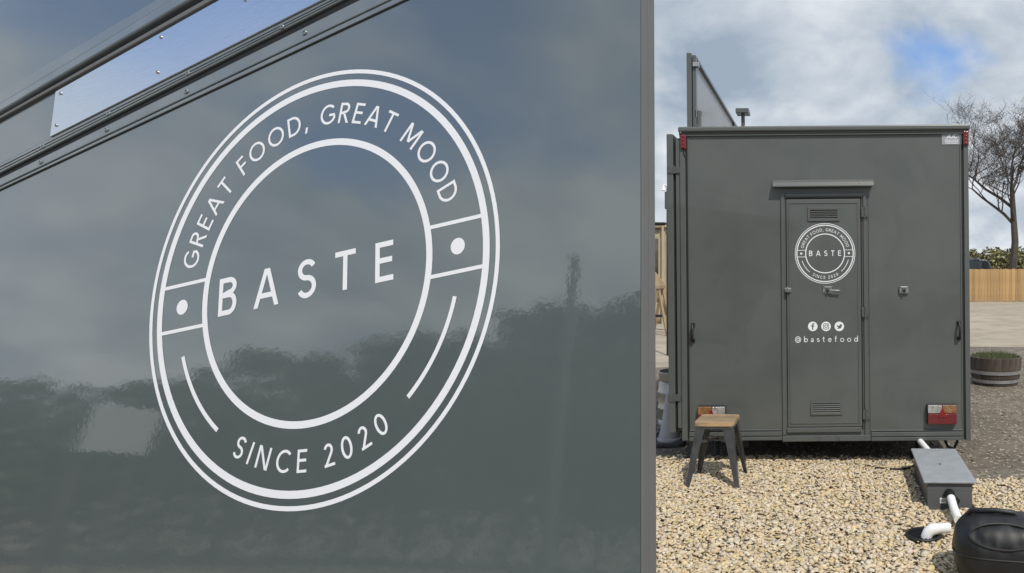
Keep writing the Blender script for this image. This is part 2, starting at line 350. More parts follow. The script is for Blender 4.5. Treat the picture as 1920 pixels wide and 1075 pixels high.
# ------------------------------------------------------------------ setting: ground sheets
def sheet(name, pts, m, z, label=None):
    mb = MB(); mb.add([(x, y, z) for x, y in pts], [tuple(range(len(pts)))]); o = mb.build(name, m, fix=False); o['kind'] = 'structure'; return o
sheet('ground', [(-900, -900), (900, -900), (900, 900), (-900, 900)], 'ground', 0)
def wobble(x0, x1, y, amp, n): return [(x0+(x1-x0)*i/n, y+random.uniform(-amp, amp)) for i in range(n+1)]
sheet('yard', wobble(-40, 1.2, 10.6, .25, 60)+wobble(1.4, 40, 13.3, .35, 60)+[(60, 30), (60, 75), (-60, 75), (-60, 30)], 'yard', .004)
BEDTOP = wobble(2.1, 1.0, 4.85, .07, 8)+wobble(.95, -1.05, 5.42, .05, 20)+wobble(-1.1, -2.6, 5.5, .08, 12)
sheet('gravel_bed', [(-2.6, .9), (2.2, .9)]+BEDTOP, 'bed', .006)

def stones(name, pts, smin, smax, m, zb=0.006, flat=.55):
    phi = (1+5**.5)/2
    base = np.array([(-1, phi, 0), (1, phi, 0), (-1, -phi, 0), (1, -phi, 0), (0, -1, phi), (0, 1, phi), (0, -1, -phi), (0, 1, -phi), (phi, 0, -1), (phi, 0, 1), (-phi, 0, -1), (-phi, 0, 1)])/1.9
    tri = np.array([(0, 11, 5), (0, 5, 1), (0, 1, 7), (0, 7, 10), (0, 10, 11), (1, 5, 9), (5, 11, 4), (11, 10, 2), (10, 7, 6), (7, 1, 8), (3, 9, 4), (3, 4, 2), (3, 2, 6), (3, 6, 8), (3, 8, 9), (4, 9, 5), (2, 4, 11), (6, 2, 10), (8, 6, 7), (9, 8, 1)])
    n = len(pts); V = base[None]*RNG.uniform(.68, 1.25, (n, 12, 1))
    s = smin+(smax-smin)*RNG.random(n)**1.6
    sc = np.stack([s*RNG.uniform(.8, 1.5, n), s*RNG.uniform(.65, 1.05, n), s*RNG.uniform(flat*.6, flat*1.3, n)], 1)
    V = V*sc[:, None]
    def ax(a, i, j):
        c, q = np.cos(a), np.sin(a); A = V[:, :, i]*c[:, None]-V[:, :, j]*q[:, None]; B = V[:, :, i]*q[:, None]+V[:, :, j]*c[:, None]; V[:, :, i] = A; V[:, :, j] = B
    ax(RNG.normal(0, .3, n), 0, 2); ax(RNG.normal(0, .3, n), 1, 2); ax(RNG.uniform(0, 6.28, n), 0, 1)
    P = np.array(pts); V = V+P[:, None, :]
    Fc = (tri[None]+12*np.arange(n)[:, None, None]).reshape(-1, 3)
    me = bpy.data.meshes.new(name); me.vertices.add(n*12); me.vertices.foreach_set('co', V.reshape(-1).astype(np.float32))
    me.loops.add(len(Fc)*3); me.loops.foreach_set('vertex_index', Fc.reshape(-1).astype(np.int32))
    me.polygons.add(len(Fc)); me.polygons.foreach_set('loop_start', np.arange(0, len(Fc)*3, 3, dtype=np.int32)); me.polygons.foreach_set('loop_total', np.full(len(Fc), 3, dtype=np.int32))
    me.update(); me.validate(); return place(name, me, m)
def bed_edge(x): return 5.45 if x < .9 else 4.88
pts = []
while len(pts) < 44000:
    x = RNG.uniform(-1.75, 2.05); y = 2.75+2.75*RNG.random()
    if math.hypot(x-.565, y-3.838) < .085 or (.66 < x < .95 and 4.26 < y < 5.0): continue
    if y < bed_edge(x)+RNG.normal(0, .05):
        hump = .012*math.sin(x*3.1+1)*math.sin(y*4.2)
        pts.append((x, y, .004+max(0, hump)+.014*RNG.random()+.010*(len(pts)/44000)))
g = stones('gravel', pts, .0075, .0205, 'stone', flat=.42)
tag(g, 'pale limestone gravel spread in front of the trailer', 'gravel', kind='stuff')
pts = [(RNG.uniform(-2.6, 4.2), RNG.uniform(4.9, 10.5), .003) for _ in range(5200)]
pts += [(RNG.uniform(-1.2, 1.2), 5.4+abs(RNG.normal(0, .22)), .005) for _ in range(420)]
g = stones('loose_grit', pts, .006, .017, 'grit'); tag(g, 'loose grey grit scattered on the dark ground', 'grit', kind='stuff')

# ------------------------------------------------------------------ near panel, leaning back and tilted, at the left
PR = .45
ex = Vector((.95549417, -.23635261, .17654558)); ey = Vector((-.12685304, .21112283, .9691932)); ey = (ey-ex*ex.dot(ey)).normalized(); ex.normalize(); ez = ex.cross(ey)
Pc = Vector((-2.30913483, 3.12379963, -.04529384))*PR+Vector((0, 0, CAMH))
BX, BY = -.3, -3.2                                    # foot of the panel in badge radii
panel = thing('trailer_panel', (0, 0, 0), 'large glossy grey trailer side panel with big round white badge, leaning in the left foreground', 'panel')
panel.matrix_world = Matrix(((ex.x, ey.x, ez.x, 0), (ex.y, ey.y, ez.y, 0), (ex.z, ey.z, ez.z, 0), (0, 0, 0, 1)))
panel.location = Pc+(ex*BX+ey*BY)*PR
def q2(x, y): return ((x-BX)*PR, (y-BY)*PR)
LX = -3.5
def edge_x(y): return 1.744+(y-.891)*(1.744-1.563)/(.891+1.355)
LN = {'seam_lo': (.924, .127), 'seam_mid': (.952, .133), 's1': (1.003, .145), 'gap': (1.039, .150), 'plo': (1.096, .1440), 'd1': (1.377, .175), 'd1b': (1.398, .182), 'd2': (1.435, .1985), 'd3': (1.497, .204), 'd4': (1.583, .190), 'top': (2.32, -.287)}
def ly(k, x): a, b = LN[k]; return a+b*(x+2)
def lend(k):                                          # where a line meets the sloping right edge
    x = 1.7
    for _ in range(8): x = edge_x(ly(k, x))
    if ly(k, x) > clip(x): a, b = LN[k]; x = (2.32-a)/(b+.287)-2
    return x, ly(k, x)
def clip(x): return 2.32-.287*(x+2)                    # the panel's sloping top edge
def strip(k0, k1, z0, z1, name, m, bevel=.0012, i0=0., i1=0.):
    (xa, ya), (xb, yb) = lend(k0), lend(k1)
    poly = [q2(LX, ly(k0, LX)+i0), q2(xa, ya+i0), q2(xb, yb-i1), q2(LX, ly(k1, LX)-i1)]
    return MB().prism(poly, z0, z1).build(name, m, panel, bevel=bevel)
GB = lambda x: (-3.285-.1765*x)/.969+.012             # level line just above the ground
TH = .046
xe, ye = lend('seam_lo')
xc = 1.7
for _ in range(6): xc = edge_x(clip(xc))
xb = 1.5
for _ in range(6): xb = edge_x(GB(xb))
MB().prism([q2(LX, GB(LX)), q2(xb, GB(xb)), q2(xc, clip(xc)), q2(xe, ye), q2(LX, ly('seam_lo', LX))], -TH, 0).build('sheet', 'gloss', panel)
strip('seam_lo', 'seam_mid', -TH, .004, 'seam_bead', 'rail', .0015, .006, .010)
strip('seam_lo', 'seam_mid', -TH, -.006, 'seam_groove', 'rubber', 0)
strip('seam_mid', 's1', -TH, .0035, 'lower_rail', 'rail', .002)
strip('s1', 'gap', -TH, -.002, 'rubber_seal', 'rubber', 0)
up = strip('gap', 'plo', -TH, .0035, 'upper_rail', 'rail', .002)
for fr in (.30, .62):
    mb = MB(); x0, x1 = LX, .8
    yy = lambda x: ly('gap', x)*(1-fr)+ly('plo', x)*fr
    mb.prism([q2(x0, yy(x0)-.002), q2(x1, yy(x1)-.002), q2(x1, yy(x1)+.002), q2(x0, yy(x0)+.002)], .003, .0052).build('rail_rib', 'rail', up, bevel=.0006)
hs = strip('plo', 'd1', -TH, .003, 'hatch_sheet', 'gloss', 0)
strip('d1', 'd1b', -TH, .010, 'hatch_bead', 'edge', .002)
strip('d1b', 'd2', -TH, -.010, 'hatch_seal', 'rubber', 0)
strip('d2', 'd3', -TH, .008, 'hinge_rail', 'rail', .005)
strip('d3', 'd4', -TH, .004, 'top_rail', 'rail', .001, 0.006, .005)
strip('d3', 'd4', -TH, .0015, 'rail_backing', 'edge', 0)
xd, yd = lend('d4'); MB().prism([q2(LX, ly('d4', LX)), q2(xd, yd), q2(LX, clip(LX))], -TH, -.001).build('top_sheet', 'gloss', panel)
# bright metal plate on the hatch
pxr = .70
plate = MB().prism([q2(-1.833, 1.122), q2(pxr, ly('plo', pxr)+.006), q2(-.02, ly('d1', -.02)-.012), q2(-1.04, ly('d1', -1.04)-.012), q2(-1.830, 1.392)], .003, .0065).build('metal_plate', 'alu', panel, bevel=.0008)
c0 = lambda x, y: (x/3.2+50, y/3.2+50)
def onpanel(u, v):                                    # foot of the view ray on the panel, in badge radii
    d = W3(u, v, 1)-Vector((0, 0, CAMH)); o = Vector((0, 0, CAMH)); s = (Pc-o).dot(ez)/d.dot(ez); p = o+d*s-Pc
    return p.dot(ex)/PR, p.dot(ey)/PR
def screw(u, v, z, r, m, parent=panel, name='screw'):
    x, y = onpanel(u, v); X, Y = q2(x, y); mb = MB()
    mb.lathe([(r, 0), (r, r*.28), (r*.8, r*.5), (r*.42, r*.55), (r*.36, r*.25), (.0001, r*.22)], 16)
    return mb.build(name, m, parent, (X, Y, z), smooth=True)
for x, y in ((112, 722), (505, 525), (980, 285), (1545, 8)): screw(*c0(x, y), .0035, .0060, 'rail')
for x, y in ((98, 815), (492, 622), (972, 393), (1680, 42)): screw(*c0(x, y), .0035, .0062, 'rail')
for x, y in ((226, 408), (200, 598), (826, 72), (806, 282), (1330, -150)): screw(*c0(x, y), .0065, .0042, 'steel', plate, 'rivet')
# right edge extrusion: two ribs that run the full height of the cut edge
xt, yt = xc, clip(xc)
for a, b in ((0.0, .022), (.024, TH)):
    mb = MB(); e0, e1 = q2(xb+.001, GB(xb)), q2(xt+.001, yt)
    mb.prism([e0, (e0[0]+.003, e0[1]), (e1[0]+.003, e1[1]), e1], -b, -a).build('edge_trim', 'edge', panel, bevel=.0008)
bd = badge(panel, PR, (*q2(.018, 0), 0), (0, 0, 0), .0005, 1.01, -.052)
# props behind the panel
for x in (-2.2, .4):
    X, Y = q2(x, -.6); top = Vector((X, Y, -TH)); inv = panel.matrix_world.inverted() if False else None
    Mw = Matrix.Translation(Pc+(ex*BX+ey*BY)*PR) @ Matrix(((ex.x, ey.x, ez.x, 0), (ex.y, ey.y, ez.y, 0), (ex.z, ey.z, ez.z, 0), (0, 0, 0, 1)))
    wt = Mw @ top; foot = Vector((wt.x+.05, wt.y+.75, .02)); MB().tube([top, Mw.inverted() @ foot], .018, 10).build('prop', 'dullsteel', panel)

# ------------------------------------------------------------------ the trailer at the right, rear face towards the camera
YT = 5.27; K = YT/F; ROLL = rad(-.52)
TX = (1547-PX)*K
trailer = thing('food_trailer', (TX, YT, 0), 'dark grey catering trailer seen from its rear door end', 'trailer', rot=(0, ROLL, 0))
ca, sa = math.cos(ROLL), math.sin(ROLL)
def T(u, v, dy=0.0):
    x, z = (u-1547)*K, CAMH-(v-PY)*K
    return Vector((x*ca-z*sa, dy, x*sa+z*ca))
def tb(u0, v0, u1, v1, d0, d1, name, m, parent=trailer, bevel=.003, smooth=False):     # box on the rear face, d<0 is proud
    um, vm = (u0+u1)/2, (v0+v1)/2; c = T(um, vm); hw, hh = (u1-u0)/2*K, (v1-v0)/2*K
    a = (c.x-hw, d0, c.z-hh); b = (c.x+hw, d1, c.z+hh)
    return MB().box(a, b).build(name, m, parent, bevel=bevel, smooth=smooth)
LEN = 3.3
tb(1283, 249, 1811, 824, 0, LEN, 'body', 'paint', bevel=.004)
# roof with rolled lip
rf = tb(1272, 236.5, 1818, 247, -.03, LEN+.03, 'roof', 'paint2', bevel=.012)
tb(1274, 246.9, 1816, 251, -.022, .02, 'roof_lip', 'rubber', rf, .001)
tb(1274, 250.8, 1816, 254, -.018, .02, 'roof_gutter', 'paint2', rf, .002)
for u in (1277, 1814): 
    c = T(u, 250); MB().lathe([(.006, 0), (.006, .003), (.0001, .004)], 10).build('screw', 'steel', rf, (c.x, -.0225, c.z), (math.pi/2, 0, 0))
for u0, u1, sgn in ((1277, 1287.5, -1), (1808, 1817.5, 1)):
    tb(u0, 254, u1, 826, -.012, .05, 'corner_post', 'paint2', bevel=.004)
for u0, u1 in ((1287.7, 1291.3), (1804.2, 1807.8)):
    tb(u0, 262, u1, 824, -.002, .004, 'corner_seal', 'rubber', bevel=.0005)
tb(1291.4, 256, 1294, 822, -.005, .002, 'edge_bead', 'paint2', bevel=.001); tb(1801.5, 256, 1804, 822, -.005, .002, 'edge_bead', 'paint2', bevel=.001)
# left side: folded-out shutter leaf standing off the side wall, with its frame post
sh = tb(1252.5, 252, 1264.5, 811, -.01, 2.9, 'side_shutter', 'paint2', bevel=.003)
sp_ = tb(1268.5, 259, 1276.6, 803, .004, 2.9, 'shutter_frame', 'paint2', bevel=.003)
tb(1264.3, 262, 1269, 802, .03, 2.88, 'shutter_gap', 'rubber', bevel=0)
for v in (319, 746):
    tb(1252, v-7, 1263.5, v+7, -.016, -.009, 'hinge', 'dullsteel', sh, .001); tb(1265, v-6, 1276, v+6, -.008, .005, 'hinge', 'dullsteel', sh, .001)
    c = T(1264.3, v); MB().tube([(c.x, -.014, c.z-.03), (c.x, -.014, c.z+.03)], .007, 8).build('hinge_pin', 'dullsteel', sh)
# serving flap standing open above the roof
fl = tb(1286.6, 97.5, 1296, 240, .02, 3.1, 'roof_flap', 'paint2', bevel=.003)
tb(1297.2, 101, 1304, 240, .03, .09, 'flap_stile', 'paint2', fl, .003)
tb(1296.1, 104, 1299, 240, .09, 3.08, 'flap_skin', 'flapskin', fl, .001)
c = T(1299, 103.5); MB().box((c.x-.004, .09, c.z-.02), (c.x+.022, 3.08, c.z+.006)).build('flap_rail', 'paint2', fl, bevel=.003)
tb(1298, 116, 1309, 124, .01, .06, 'flap_bracket', 'steel', fl, .002); tb(1305.5, 205, 1312, 239, .04, .10, 'flap_strut', 'paint2', fl, .002)
tb(1299, 233, 1311, 240, .015, .06, 'flap_hinge', 'dullsteel', fl, .002); tb(1302, 205, 1305, 219, .03, .05, 'flap_latch', 'steel', fl, .001)
c = T(1372, 240, 2.55); MB().box((T(1297, 240).x, 2.4, 2.6), (T(1297, 240).x+.03, 2.44, 3.12)).build('flap_stile', 'paint2', fl, bevel=.003)
# flue on the roof
fu = 6.6/F
fx = (1398.5-PX)*fu-TX; fz = lambda v: CAMH-(v-PY)*fu
MB().tube([(fx, 1.33, 2.55), (fx, 1.33, fz(212))], .018, 14).build('flue', 'paint2', trailer, smooth=True)
MB().box((fx-.062, 1.25, fz(213.5)), (fx+.062, 1.41, fz(205))).build('flue_cap', 'paint2', trailer, bevel=.004)
# door
dr = tb(1476, 374, 1614.5, 800, -.012, .004, 'door', 'paint', bevel=.003)
door = dr
for nm, a in (('jamb', (1466, 363, 1472.5, 815)), ('jamb', (1620, 366, 1625, 815)), ('head', (1472.6, 363, 1619.9, 369))):
    tb(*a, -.014, .003, 'door_'+nm, 'paint2', bevel=.002)
tb(1474.6, 370.5, 1617, 806, -.0012, .003, 'door_gap', 'rubber', bevel=0)
tb(1629.5, 366, 1631, 815, -.006, .003, 'panel_bead', 'paint2', bevel=.001)
for a in ((1480, 380, 1482, 794), (1608.5, 380, 1610.5, 794), (1482.1, 380, 1608.4, 382), (1482.1, 792, 1608.4, 794)):
    tb(*a, -.0165, -.011, 'door_bead', 'paint2', door, .0012)
# drip awning above the door
aw = MB(); c0_, c1_ = T(1449.5, 338), T(1637.5, 352)
prof = [(0, 0), (-.022, -.004), (-.03, -.014), (-.05, -.022), (-.066, -.052), (-.066, -.060), (-.058, -.060), (-.046, -.03), (0, -.024)]
prof = [(a, b) for a, b in prof]
z0 = c0_.z
vs = [(x, d, z0+dz) for x in (c0_.x, c1_.x) for d, dz in prof]; n_ = len(prof)
aw.add(vs, [(i, (i+1) % n_, n_+(i+1) % n_, n_+i) for i in range(n_)]+[tuple(range(n_)), tuple(range(n_, 2*n_))])
awn = aw.build('door_awning', 'paint2', trailer, bevel=.001)
c = T(1610, 347); MB().lathe([(.005, 0), (.005, .002), (.0001, .003)], 10).build('screw', 'black', awn, (c.x, -.058, c.z), (math.pi/2, 0, 0))
# louvre vents
def vent(u0, v0, u1, v1):
    f = tb(u0, v0, u1, v1, -.016, -.011, 'vent', 'dark', door, .0005)
    bw = 4.2
    for a in ((u0, v0, u1, v0+bw), (u0, v1-bw, u1, v1), (u0, v0+bw+.01, u0+bw, v1-bw-.01), (u1-bw, v0+bw+.01, u1, v1-bw-.01)): tb(*a, -.021, -.012, 'vent_frame', 'paint2', f, .001)
    k = 5; h = (v1-v0-2*bw)/k
    for i in range(k+1):
        vv = v0+bw+i*h; c = T((u0+u1)/2, vv); hw = ((u1-u0)/2-bw)*K
        mb = MB(); mb.add([(c.x-hw, -.0215, c.z-.002), (c.x+hw, -.0215, c.z-.002), (c.x+hw, -.0185, c.z+.0025), (c.x-hw, -.0185, c.z+.0025), (c.x-hw, -.0205, c.z-.003), (c.x+hw, -.0205, c.z-.003), (c.x+hw, -.0175, c.z+.0015), (c.x-hw, -.0175, c.z+.0015)],
            [(0, 1, 2, 3), (7, 6, 5, 4), (0, 4, 5, 1), (3, 2, 6, 7), (0, 3, 7, 4), (1, 5, 6, 2)]); mb.build('vent_slat', 'paint2', f)
vent(1514.5, 389, 1574, 415); vent(1520, 750.5, 1579, 777.5)
# hinges on the right of the door
for u, v in ((1621, 398.5), (1622, 585), (1624, 776.5)):
    h = tb(u-6.5, v-9, u-1.2, v+9, -.0215, -.012, 'hinge', 'dullsteel', door, .001); tb(u+1, v-9, u+6.5, v+9, -.021, -.011, 'hinge_leaf', 'dullsteel', h, .001)
    c = T(u, v); MB().tube([(c.x, -.022, c.z-.045), (c.x, -.022, c.z+.042)], .006, 10).build('hinge_pin', 'dullsteel', h, smooth=True)
# handle lock at the left edge, lever latch in the middle, catch on the wall
h = tb(1471.5, 540, 1483.5, 548, -.030, -.012, 'door_lock', 'steel', door, .003); c = T(1477, 544)
MB().tube([(c.x, -.012, c.z), (c.x, -.052, c.z)], .011, 14).build('lock_barrel', 'steel', h, smooth=True); MB().box((c.x-.006, -.056, c.z-.016), (c.x+.006, -.042, c.z+.022)).build('lock_tab', 'steel', h, bevel=.002)
def catch(u, v, parent, lever):
    h = tb(u-8.5, v-6.5, u+8.5, v+6.5, -.018, -.0 if parent is trailer else -.011, 'latch', 'steel', parent, .002)
    for du, dv in ((-6, 4), (6, 4), (-6, -4), (6, -4)):
        c = T(u+du, v+dv); MB().lathe([(.004, 0), (.004, .003), (.0001, .004)], 8).build('screw', 'black', h, (c.x, -.018, c.z), (math.pi/2, 0, 0))
    tb(u-4, v-5, u+4, v+3, -.032, -.018, 'latch_jaw', 'dullsteel', h, .003)
    tb(u-1.5, v-2, u+1.5, v+5.8, -.036, -.0325, 'latch_slot', 'black', h, .001)
    for s in (-1, 1):
        c = T(u+s*7.5, v-7); MB().add([(c.x-.008, -.019, c.z-.006), (c.x+.008, -.019, c.z-.006), (c.x+s*.009, -.022, c.z+.010)], [(0, 1, 2)]).build('latch_ear', 'steel', h)
    if lever:
        c = T(u+4, v+.5); e = T(u+22, v+1); mb = MB().tube([(c.x, -.036, c.z), (c.x+.02, -.042, c.z), (e.x, -.042, e.z)], .0065, 10); mb.build('latch_lever', 'steel', h, smooth=True)
        c = T(u+22, v+1); MB().lathe([(.0001, -.010), (.008, -.006), (.009, 0), (.008, .006), (.0001, .010)], 12).build('lever_knob', 'steel', h, (c.x, -.042, c.z), smooth=True)
catch(1551.5, 544, door, True); catch(1694.5, 544, trailer, False)
# grab handles
for u, v0, v1 in ((1300, 606, 641), (1797.5, 602, 637)):
    c = T(u, (v0+v1)/2); hh = (v1-v0)/2*K
    g = MB().tube([(c.x, -.002, c.z+hh-.01), (c.x, -.03, c.z+hh-.014), (c.x, -.046, c.z+hh-.04), (c.x, -.046, c.z-hh+.04), (c.x, -.03, c.z-hh+.014), (c.x, -.002, c.z-hh+.01)], .0095, 12).build('grab_handle', 'black', trailer, smooth=True)
    for s in (-1, 1): MB().box((c.x-.014, -.012, c.z+s*(hh-.012)-.014), (c.x+.014, 0, c.z+s*(hh-.012)+.014)).build('handle_foot', 'black', g, bevel=.003)
# marker lamps
for u0, v0, u1, v1 in ((1276.5, 253.5, 1288, 281), (1804.5, 246.5, 1815.5, 273.5)):
    L = tb(u0, v0, u1, v1, -.030, -.012, 'marker_lamp', 'red', trailer, .008); L['label'] = 'red oblong marker lamp at a top corner'
    for i in range(4):
        c = T((u0+u1)/2, v0+4+(v1-v0-8)*i/3); MB().lathe([(.009, 0), (.008, .004), (.0001, .006)], 14).build('lamp_bead', 'redglow', L, (c.x, -.029, c.z), (math.pi/2, 0, 0), smooth=True)
c = T(1282, 283); MB().tube([(c.x, -.016, c.z+.01), (c.x+.004, -.016, c.z-.03), (c.x+.018, -.008, c.z-.06)], .004, 8).build('lamp_cable', 'rubber', trailer)
# rear lamp clusters
def rear_lamp(u0, u1, v0, v1, flip):
    b = tb(u0-1, v0-1, u1+1, v1+1, -.03, .0, 'rear_lamp', 'black', trailer, .004); b['label'] = 'rear lamp cluster with clear, amber and red lenses'
    vm = v0+(v1-v0)*.42; um = (u0+u1)/2
    tb(u0, v0, um-.5, vm, -.052, -.029, 'lens', 'amber' if flip else 'clear', b, .004); tb(um+.5, v0, u1, vm, -.052, -.029, 'lens', 'clear' if flip else 'amber', b, .004)
    tb(u0, vm+.5, u1, v1, -.054, -.029, 'lens', 'red', b, .005)
    p0, p1, p2 = T(um-8.5, vm+7), T(um+8.5, vm+7), T(um, v0+3)
    MB().add([(p0.x, -.0545, p0.z), (p1.x, -.0545, p1.z), (p2.x, -.0545, p2.z), (p0.x, -.061, p0.z), (p1.x, -.061, p1.z), (p2.x, -.061, p2.z)], [(0, 2, 1), (3, 4, 5), (0, 1, 4, 3), (1, 2, 5, 4), (2, 0, 3, 5)]).build('reflector_triangle', 'redglow', b, bevel=.002)
rear_lamp(1738, 1791.5, 758, 793, False); rear_lamp(1310.5, 1361, 761, 796, True)
# lower trims and threshold
for u0, u1 in ((1293, 1466.5), (1633.5, 1805.5)):
    for v0, v1, d in ((805.5, 808, .010), (809.5, 817.5, .014), (819, 825.6, .017)): tb(u0, v0, u1, v1, -d, .003, 'lower_trim', 'paint2', bevel=.003)
tb(1467.5, 815.8, 1632.5, 826.6, -.020, .003, 'threshold', 'paint2', bevel=.003)
for u in (1537, 1571):
    for du in (-2.6, 2.6): tb(u+du-1.6, 817, u+du+1.6, 825, -.0225, -.0195, 'threshold_tab', 'dullsteel', bevel=.001)
tb(1476, 801, 1616, 810, -.019, .002, 'kick_rail', 'paint2', bevel=.004)
# badge, handle and icons on the door
c = T(1547, 475.5); badge(door, 56.4*K, (c.x, -.0126, c.z), (math.pi/2, 0, 0), .0)
def door_print(mb, name, m, u, v, lift=0.0, sub=None):
    c = T(u, v); return mb.build(name, m, sub or door, (c.x, -.0128-lift, c.z), (math.pi/2, 0, 0), fix=False)
adv, tot = line_layout('@bastefood', .085, .53, 0); sz = 117.5*K/tot
for ch, x in adv:
    door_print(glyph_mesh(ch, sz, .105, lambda gx, gy, x=x: ((x-tot/2)*sz+gx, gy), 0), 'handle_letter', 'white', 1549.7, 641)
IR = 8.9*K
for i, u in enumerate((1524, 1548.8, 1573.6)):
    mb = MB(); disc(mb, IR, 0, n=40); b = door_print(mb, 'icon_disc', 'white', u, 612)
    g = MB()
    if i == 0: 
        for k, (vs, fs) in enumerate((ribbon([(-.02, -.72), (-.02, .30)]+arc(.22, .30, .24, .26, 180, 90, 8)+[(.36, .56)], .26), ribbon([(-.36, .08), (.34, .08)], .22))): g.add([(x*IR, y*IR, .0003+k*.0001) for x, y in vs], fs)
    elif i == 1:
        rr = [(.56, .36)]+arc(.34, .34, .22, .22, 0, 90, 6)+arc(-.34, .34, .22, .22, 90, 180, 6)+arc(-.34, -.34, .22, .22, 180, 270, 6)+arc(.34, -.34, .22, .22, 270, 360, 6)+[(.56, .36)]
        vs, fs = ribbon(rr, .13, True); g.add([(x*IR, y*IR, .0003) for x, y in vs], fs); ring(g, .22*IR, .36*IR, .0003, n=28); disc(g, .075*IR, .0003, (.33*IR, .33*IR), 12)
    else:
        bird = [(-.56, .36), (-.28, .14), (.02, .08), (.04, .30), (.16, .44), (.32, .46), (.44, .38), (.62, .44), (.54, .30), (.66, .26), (.52, .12), (.48, -.12), (.32, -.36), (.08, -.48), (-.20, -.50), (-.56, -.40), (-.28, -.34), (-.18, -.24), (-.38, -.12), (-.28, -.10), (-.52, .06), (-.42, .08), (-.58, .22)]
        from mathutils.geometry import tessellate_polygon
        tr = tessellate_polygon([[Vector((x, y, 0)) for x, y in bird]]); g.add([(x*IR, y*IR, .0003) for x, y in bird], [tuple(t) for t in tr])
    g.build('icon_mark', 'paint', b, fix=False)
# maker's plate top right
pl_ = tb(1765.5, 248.5, 1802.5, 271.5, -.004, .001, 'maker_plate', 'galv', bevel=.001); pl_['label'] = 'small silver maker plate with white lettering'
adv, tot = line_layout('AJC', .2, .02, 0); sz = 9*K
for ch, x in adv:
    c = T(1784, 260); glyph_mesh(ch, sz, .2, lambda gx, gy, x=x: ((x-tot/2)*sz+gx+gy*.28, gy), 0).build('plate_letter', 'white', pl_, (c.x, -.0045, c.z), (math.pi/2, 0, 0), fix=False)
for v, w in ((263.2, 12.5), (266.3, 12), (269, 11)):
    u = 1784-w
    while u < 1784+w: 
        k = random.uniform(1.2, 3.2); tb(u, v-.7, min(u+k, 1784+w), v+.7, -.0048, -.0042, 'plate_line', 'white', pl_, 0); u += k+.7
# undercarriage: chassis rails, axle, wheels, jack legs
for x in (-.62, .62): MB().box((x-.03, .12, .12), (x+.03, 3.1, .2)).build('chassis_rail', 'black', trailer, bevel=.004)
MB().box((-1.0, 1.5, .14), (1.0, 1.58, .2)).build('axle', 'black', trailer, bevel=.004)
for x in (-.86, .86):
    w = MB().lathe([(.09, -.08), (.18, -.09), (.2, -.08), (.205, 0), (.2, .08), (.18, .09), (.09, .08)], 30).build('wheel', 'rubber', trailer, (x, 1.55, .205), (0, math.pi/2, 0), smooth=True)
    MB().lathe([(.0001, -.03), (.09, -.05), (.09, .05), (.0001, .03)], 24).build('wheel_rim', 'dullsteel', w, smooth=True)
for x in (-.86, .74):
    MB().tube([(x, .28, .2), (x, .22, .02)], .022, 10).build('jack_leg', 'black', trailer); MB().box((x-.07, .15, .004), (x+.07, .29, .022)).build('jack_foot', 'black', trailer, bevel=.003)
MB().tube([(.93, .10, .17), (.95, .09, .12), (1.0, .10, .10), (1.03, .12, .15), (1.03, .14, .19)], .012, 8).build('brake_hose', 'rubber', trailer, smooth=True)
ws = thing('waste_pipe', W3(1733, 840, 5.2), 'short white waste pipe running from under the trailer into the grey box', 'pipe')
MB().tube([(-.06, .45, .10), (-.045, .15, .055), (.02, -.10, .0)], .022, 14).build('pipe', 'pvc', ws, smooth=True)
hz = thing('hose', (.62, 5.12, 0), 'thin black hose looping on the ground beside the grey box', 'hose')
MB().tube([(-.30, .12, .02), (-.22, .03, .025), (-.10, -.03, .03), (.02, .0, .03), (.10, .10, .03), (.14, .3, .02)], .009, 8).build('hose_run', 'rubber', hz, smooth=True)

# ------------------------------------------------------------------ stool
st = thing('stool', ((1345.5-PX)/F*4.87, 4.87, .002), 'low metal stool with a worn wooden seat in front of the trailer', 'stool', rot=(0, 0, rad(-3)))
SH, SWD = .452, .137
for i in range(4):
    w = SWD*2/4; x0 = -SWD+i*w
    pts_ = []
    y0, y1 = -SWD, SWD
    # corner-rounded plank outline, grain along x: planks run left to right
    ya, yb = -SWD+i*w+.0004, -SWD+(i+1)*w-.0004; rr = .03
    xl = SWD
    if i == 0: poly = [(-xl, yb), (-xl, ya+rr), (-xl+rr*.3, ya+rr*.3), (-xl+rr, ya), (xl-rr, ya), (xl-rr*.3, ya+rr*.3), (xl, ya+rr), (xl, yb)]
    elif i == 3: poly = [(-xl, ya), (xl, ya), (xl, yb-rr), (xl-rr*.3, yb-rr*.3), (xl-rr, yb), (-xl+rr, yb), (-xl+rr*.3, yb-rr*.3), (-xl, yb-rr)]
    else: poly = [(-xl, ya), (xl, ya), (xl, yb), (-xl, yb)]
    MB().prism(poly, SH-.03, SH).build('seat_plank', 'seat', st, bevel=.003)
MB().box((-.131, -.131, SH-.052), (.131, .131, SH-.0305)).build('seat_frame', 'gunmetal', st, bevel=.005)
